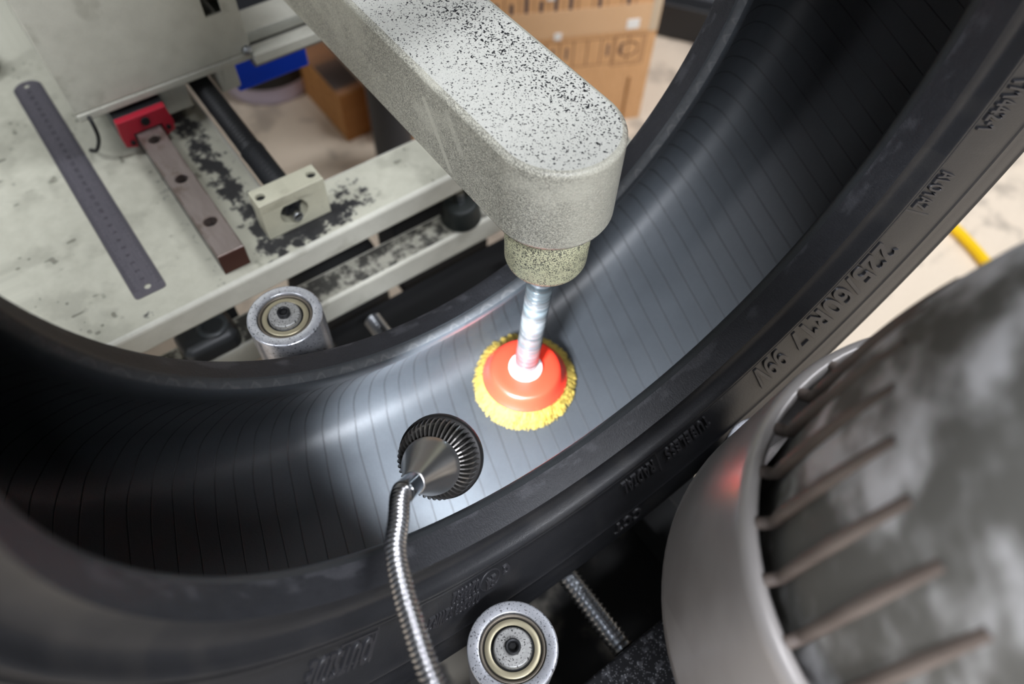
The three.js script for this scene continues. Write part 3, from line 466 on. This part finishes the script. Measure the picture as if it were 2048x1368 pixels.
// ---------------------------------------------------------------- things on the floor behind
{ // carton
  const cv = document.createElement('canvas'); cv.width = 1024; cv.height = 1024; const c = cv.getContext('2d'), r = rand(3);
  c.fillStyle = '#dcaa78'; c.fillRect(0, 0, 1024, 1024);
  for (let i = 0; i < 9000; i++) { c.fillStyle = r() < 0.5 ? 'rgba(255,220,170,0.05)' : 'rgba(110,60,20,0.05)'; c.fillRect(r() * 1024, r() * 1024, 2 + r() * 3, 10 + r() * 60); }
  c.strokeStyle = 'rgba(90,55,30,0.75)'; c.lineWidth = 3; for (let i = 0; i < 13; i++) { const x = 300 + i * 52; c.strokeRect(x, 560, 52, 130); c.beginPath(); c.moveTo(x, 180); c.lineTo(x, 500); c.stroke(); }
  c.fillStyle = 'rgba(50,45,60,0.8)'; for (let i = 0; i < 12; i++) { if (r() < 0.75) c.fillRect(318 + i * 52, 330 + r() * 30, 14, 70 + r() * 40); if (r() < 0.6) c.fillRect(322 + i * 52, 590, 9, 60); }
  c.strokeRect(866, 555, 120, 150); c.lineWidth = 8; c.beginPath(); c.arc(926, 625, 36, 0, 6); c.stroke();
  const t = new THREE.CanvasTexture(cv); t.colorSpace = THREE.SRGBColorSpace;
  const W = 0.44, H = 0.36, D = 0.3, th = -25 * Math.PI / 180;
  const corner = V3(0.655, -0.3, -0.5), xd = V3(Math.cos(th), 0, -Math.sin(th)), zd = V3(-Math.sin(th) * -1, 0, Math.cos(th));
  const box = thing('carton', 'brown cardboard carton with printed grid and torn tape behind the arm', 'box', [corner.x - xd.x * W / 2, -0.3, corner.z - xd.z * W / 2]); box.rotation.y = th;
  const kraft = plain(0xc9925f, 0.85);
  const front = part(box, 'front_panel', new THREE.BoxGeometry(W, H, 0.005), mat({ map: t, roughness: 0.8 }), [0, H / 2, -0.0025], 'printed carton front');
  part(box, 'side_panel', new THREE.BoxGeometry(0.005, H, D), kraft, [W / 2 - 0.0025, H / 2, -0.005 - D / 2]); part(box, 'side_panel', new THREE.BoxGeometry(0.005, H, D), kraft, [-W / 2 + 0.0025, H / 2, -0.005 - D / 2]);
  part(box, 'back_panel', new THREE.BoxGeometry(W, H, 0.005), kraft, [0, H / 2, -0.0075 - D]); part(box, 'top_panel', new THREE.BoxGeometry(W, 0.005, D + 0.01), kraft, [0, H + 0.0025, -0.005 - D / 2]);
  part(box, 'tape', rbox(W, 0.045, 0.001, 0.0004, 1), plain(0xdcb083, 0.2, 0, { clearcoat: 0.8 }), [0, 0.195, 0.0006], 'glossy tan packing tape');
  for (const [x, y, w, h] of [[-0.135, 0.262, 0.034, 0.02], [0.045, 0.255, 0.012, 0.04], [0.175, 0.258, 0.022, 0.045], [0.178, 0.185, 0.02, 0.016], [0.06, 0.175, 0.012, 0.012]]) part(box, 'torn_label', rbox(w, h, 0.0012, 0.0005, 1), plain(0xf3f1ec, 0.6), [x, y, 0.0016], 'white torn label scrap');
  part(box, 'corner_tape', rbox(0.014, 0.2, 0.001, 0.0004, 1), plain(0xcbb79c, 0.3), [W / 2 - 0.008, 0.27, 0.0008]);
  part(box, 'flap_crease', rbox(0.004, 0.085, 0.002, 0.0006, 1), plain(0x9a6c3e, 0.85), [W / 2 - 0.032, 0.045, 0.001]);
}
{
  const wood = (a, b) => tex(256, 512, 0, 0, 0.1, 0.4, (x, y) => { const g = fbm(x * 160 + fbm(x * 20, y * 10) * 3, y * 14, 4); return lerp3(a, b, g); });
  const w = thing('wood_beam', 'short orange-brown timber beam with grimy top on the floor', 'timber', [0.231, -0.3, -0.93]);
  const side = mat({ map: wood([150, 96, 46], [214, 160, 96]), roughness: 0.75 }), topTex = tex(256, 512, 0, 0, 0.1, 0.4, (x, y) => lerp3([180, 130, 92], [92, 82, 78], sstep(0.36, 0.56, fbm(x * 30, y * 16, 4)))), endTex = mat({ map: wood([128, 78, 34], [190, 132, 70]), roughness: 0.8 });
  part(w, 'beam_body', rbox(0.046, 0.092, 0.40, 0.002), side, [0, 0.046, 0]); part(w, 'beam_top', rbox(0.045, 0.002, 0.398, 0.0008, 1), mat({ map: topTex, roughness: 0.8 }), [0, 0.0925, 0], 'grimy grey-brown top'); part(w, 'beam_end', rbox(0.045, 0.09, 0.002, 0.0008, 1), endTex, [0, 0.046, 0.2005], 'sawn end grain');
  const b = thing('bucket', 'round black bucket with white and pink base on the floor', 'bucket', [0.178, -0.3, -0.955]);
  part(b, 'bucket_wall', lathe([[0, 0], [0.075, 0], [0.078, 0.003], [0.080, 0.035]], 56), plain(0xd5cbe0, 0.4), null, 'white plastic base'); part(b, 'bucket_body', lathe([[0.080, 0.035], [0.083, 0.036], [0.086, 0.11], [0.082, 0.116], [0, 0.112]], 56), M.black);
  const pk = new THREE.CylinderGeometry(0.0806, 0.0790, 0.034, 24, 1, true, 0.75, 0.7); part(b, 'pink_sticker', pk, mat({ color: 0xd0417f, roughness: 0.5, side: THREE.DoubleSide }), [0, 0.018, 0], 'pink sticker');
  const p = thing('floor_post', 'dark grey round post standing on the floor behind the bed', 'post', [0.238, -0.3, -0.62]);
  part(p, 'post_tube', new THREE.CylinderGeometry(0.03, 0.03, 0.20, 40), plain(0x3b3d42, 0.55, 0.2), [0, 0.105, 0]); part(p, 'post_foot', lathe([[0, 0], [0.036, 0], [0.036, 0.006], [0.03, 0.008]], 36), plain(0x2f3034, 0.6)); part(p, 'post_cap', lathe([[0.03, 0.204], [0.031, 0.206], [0.027, 0.209], [0, 0.209]], 36), M.black);
  const h = thing('yellow_hose', 'bright yellow hose lying on the floor beyond the tire', 'hose'); part(h, 'hose_tube', new THREE.TubeGeometry(new THREE.CatmullRomCurve3([V3(0.87, -0.292, -0.14), V3(0.885, -0.292, -0.03), V3(0.876, -0.292, 0.02), V3(0.84, -0.292, 0.12), V3(0.80, -0.292, 0.3)]), 40, 0.0085, 12), plain(0xf3c400, 0.4)); part(h, 'hose_end', new THREE.CylinderGeometry(0.0075, 0.0075, 0.03, 16).rotateX(HALF), M.steel, [0.869, -0.292, -0.152]);
  const k = thing('tool_tray', 'black floor tray with bar handle beside the carton', 'tray', [1.0, -0.3, -0.60]); k.rotation.y = 0.6;
  part(k, 'tray_base', rbox(0.20, 0.04, 0.06, 0.006), M.black, [0, 0.02, 0.03]); part(k, 'tray_side', rbox(0.03, 0.07, 0.26, 0.006), M.black, [-0.085, 0.035, -0.1]); part(k, 'tray_handle', rbox(0.02, 0.02, 0.26, 0.006), plain(0x3a3c40, 0.5), [-0.03, 0.05, -0.12]);
}
{ const k = thing('hand_dial', 'black hand dial on the cream bed beside the housing', 'dial', [-0.205, 0.068, -0.625]); part(k, 'knob_grip', lathe([[0, 0], [0.014, 0], [0.02, 0.006], [0.02, 0.022], [0.016, 0.028], [0, 0.029]], 32), plain(0x151821, 0.45)); part(k, 'knob_base', new THREE.CylinderGeometry(0.012, 0.012, 0.003, 24), M.steel, [0, 0.0015, 0]); }

renderer.render(scene, camera);
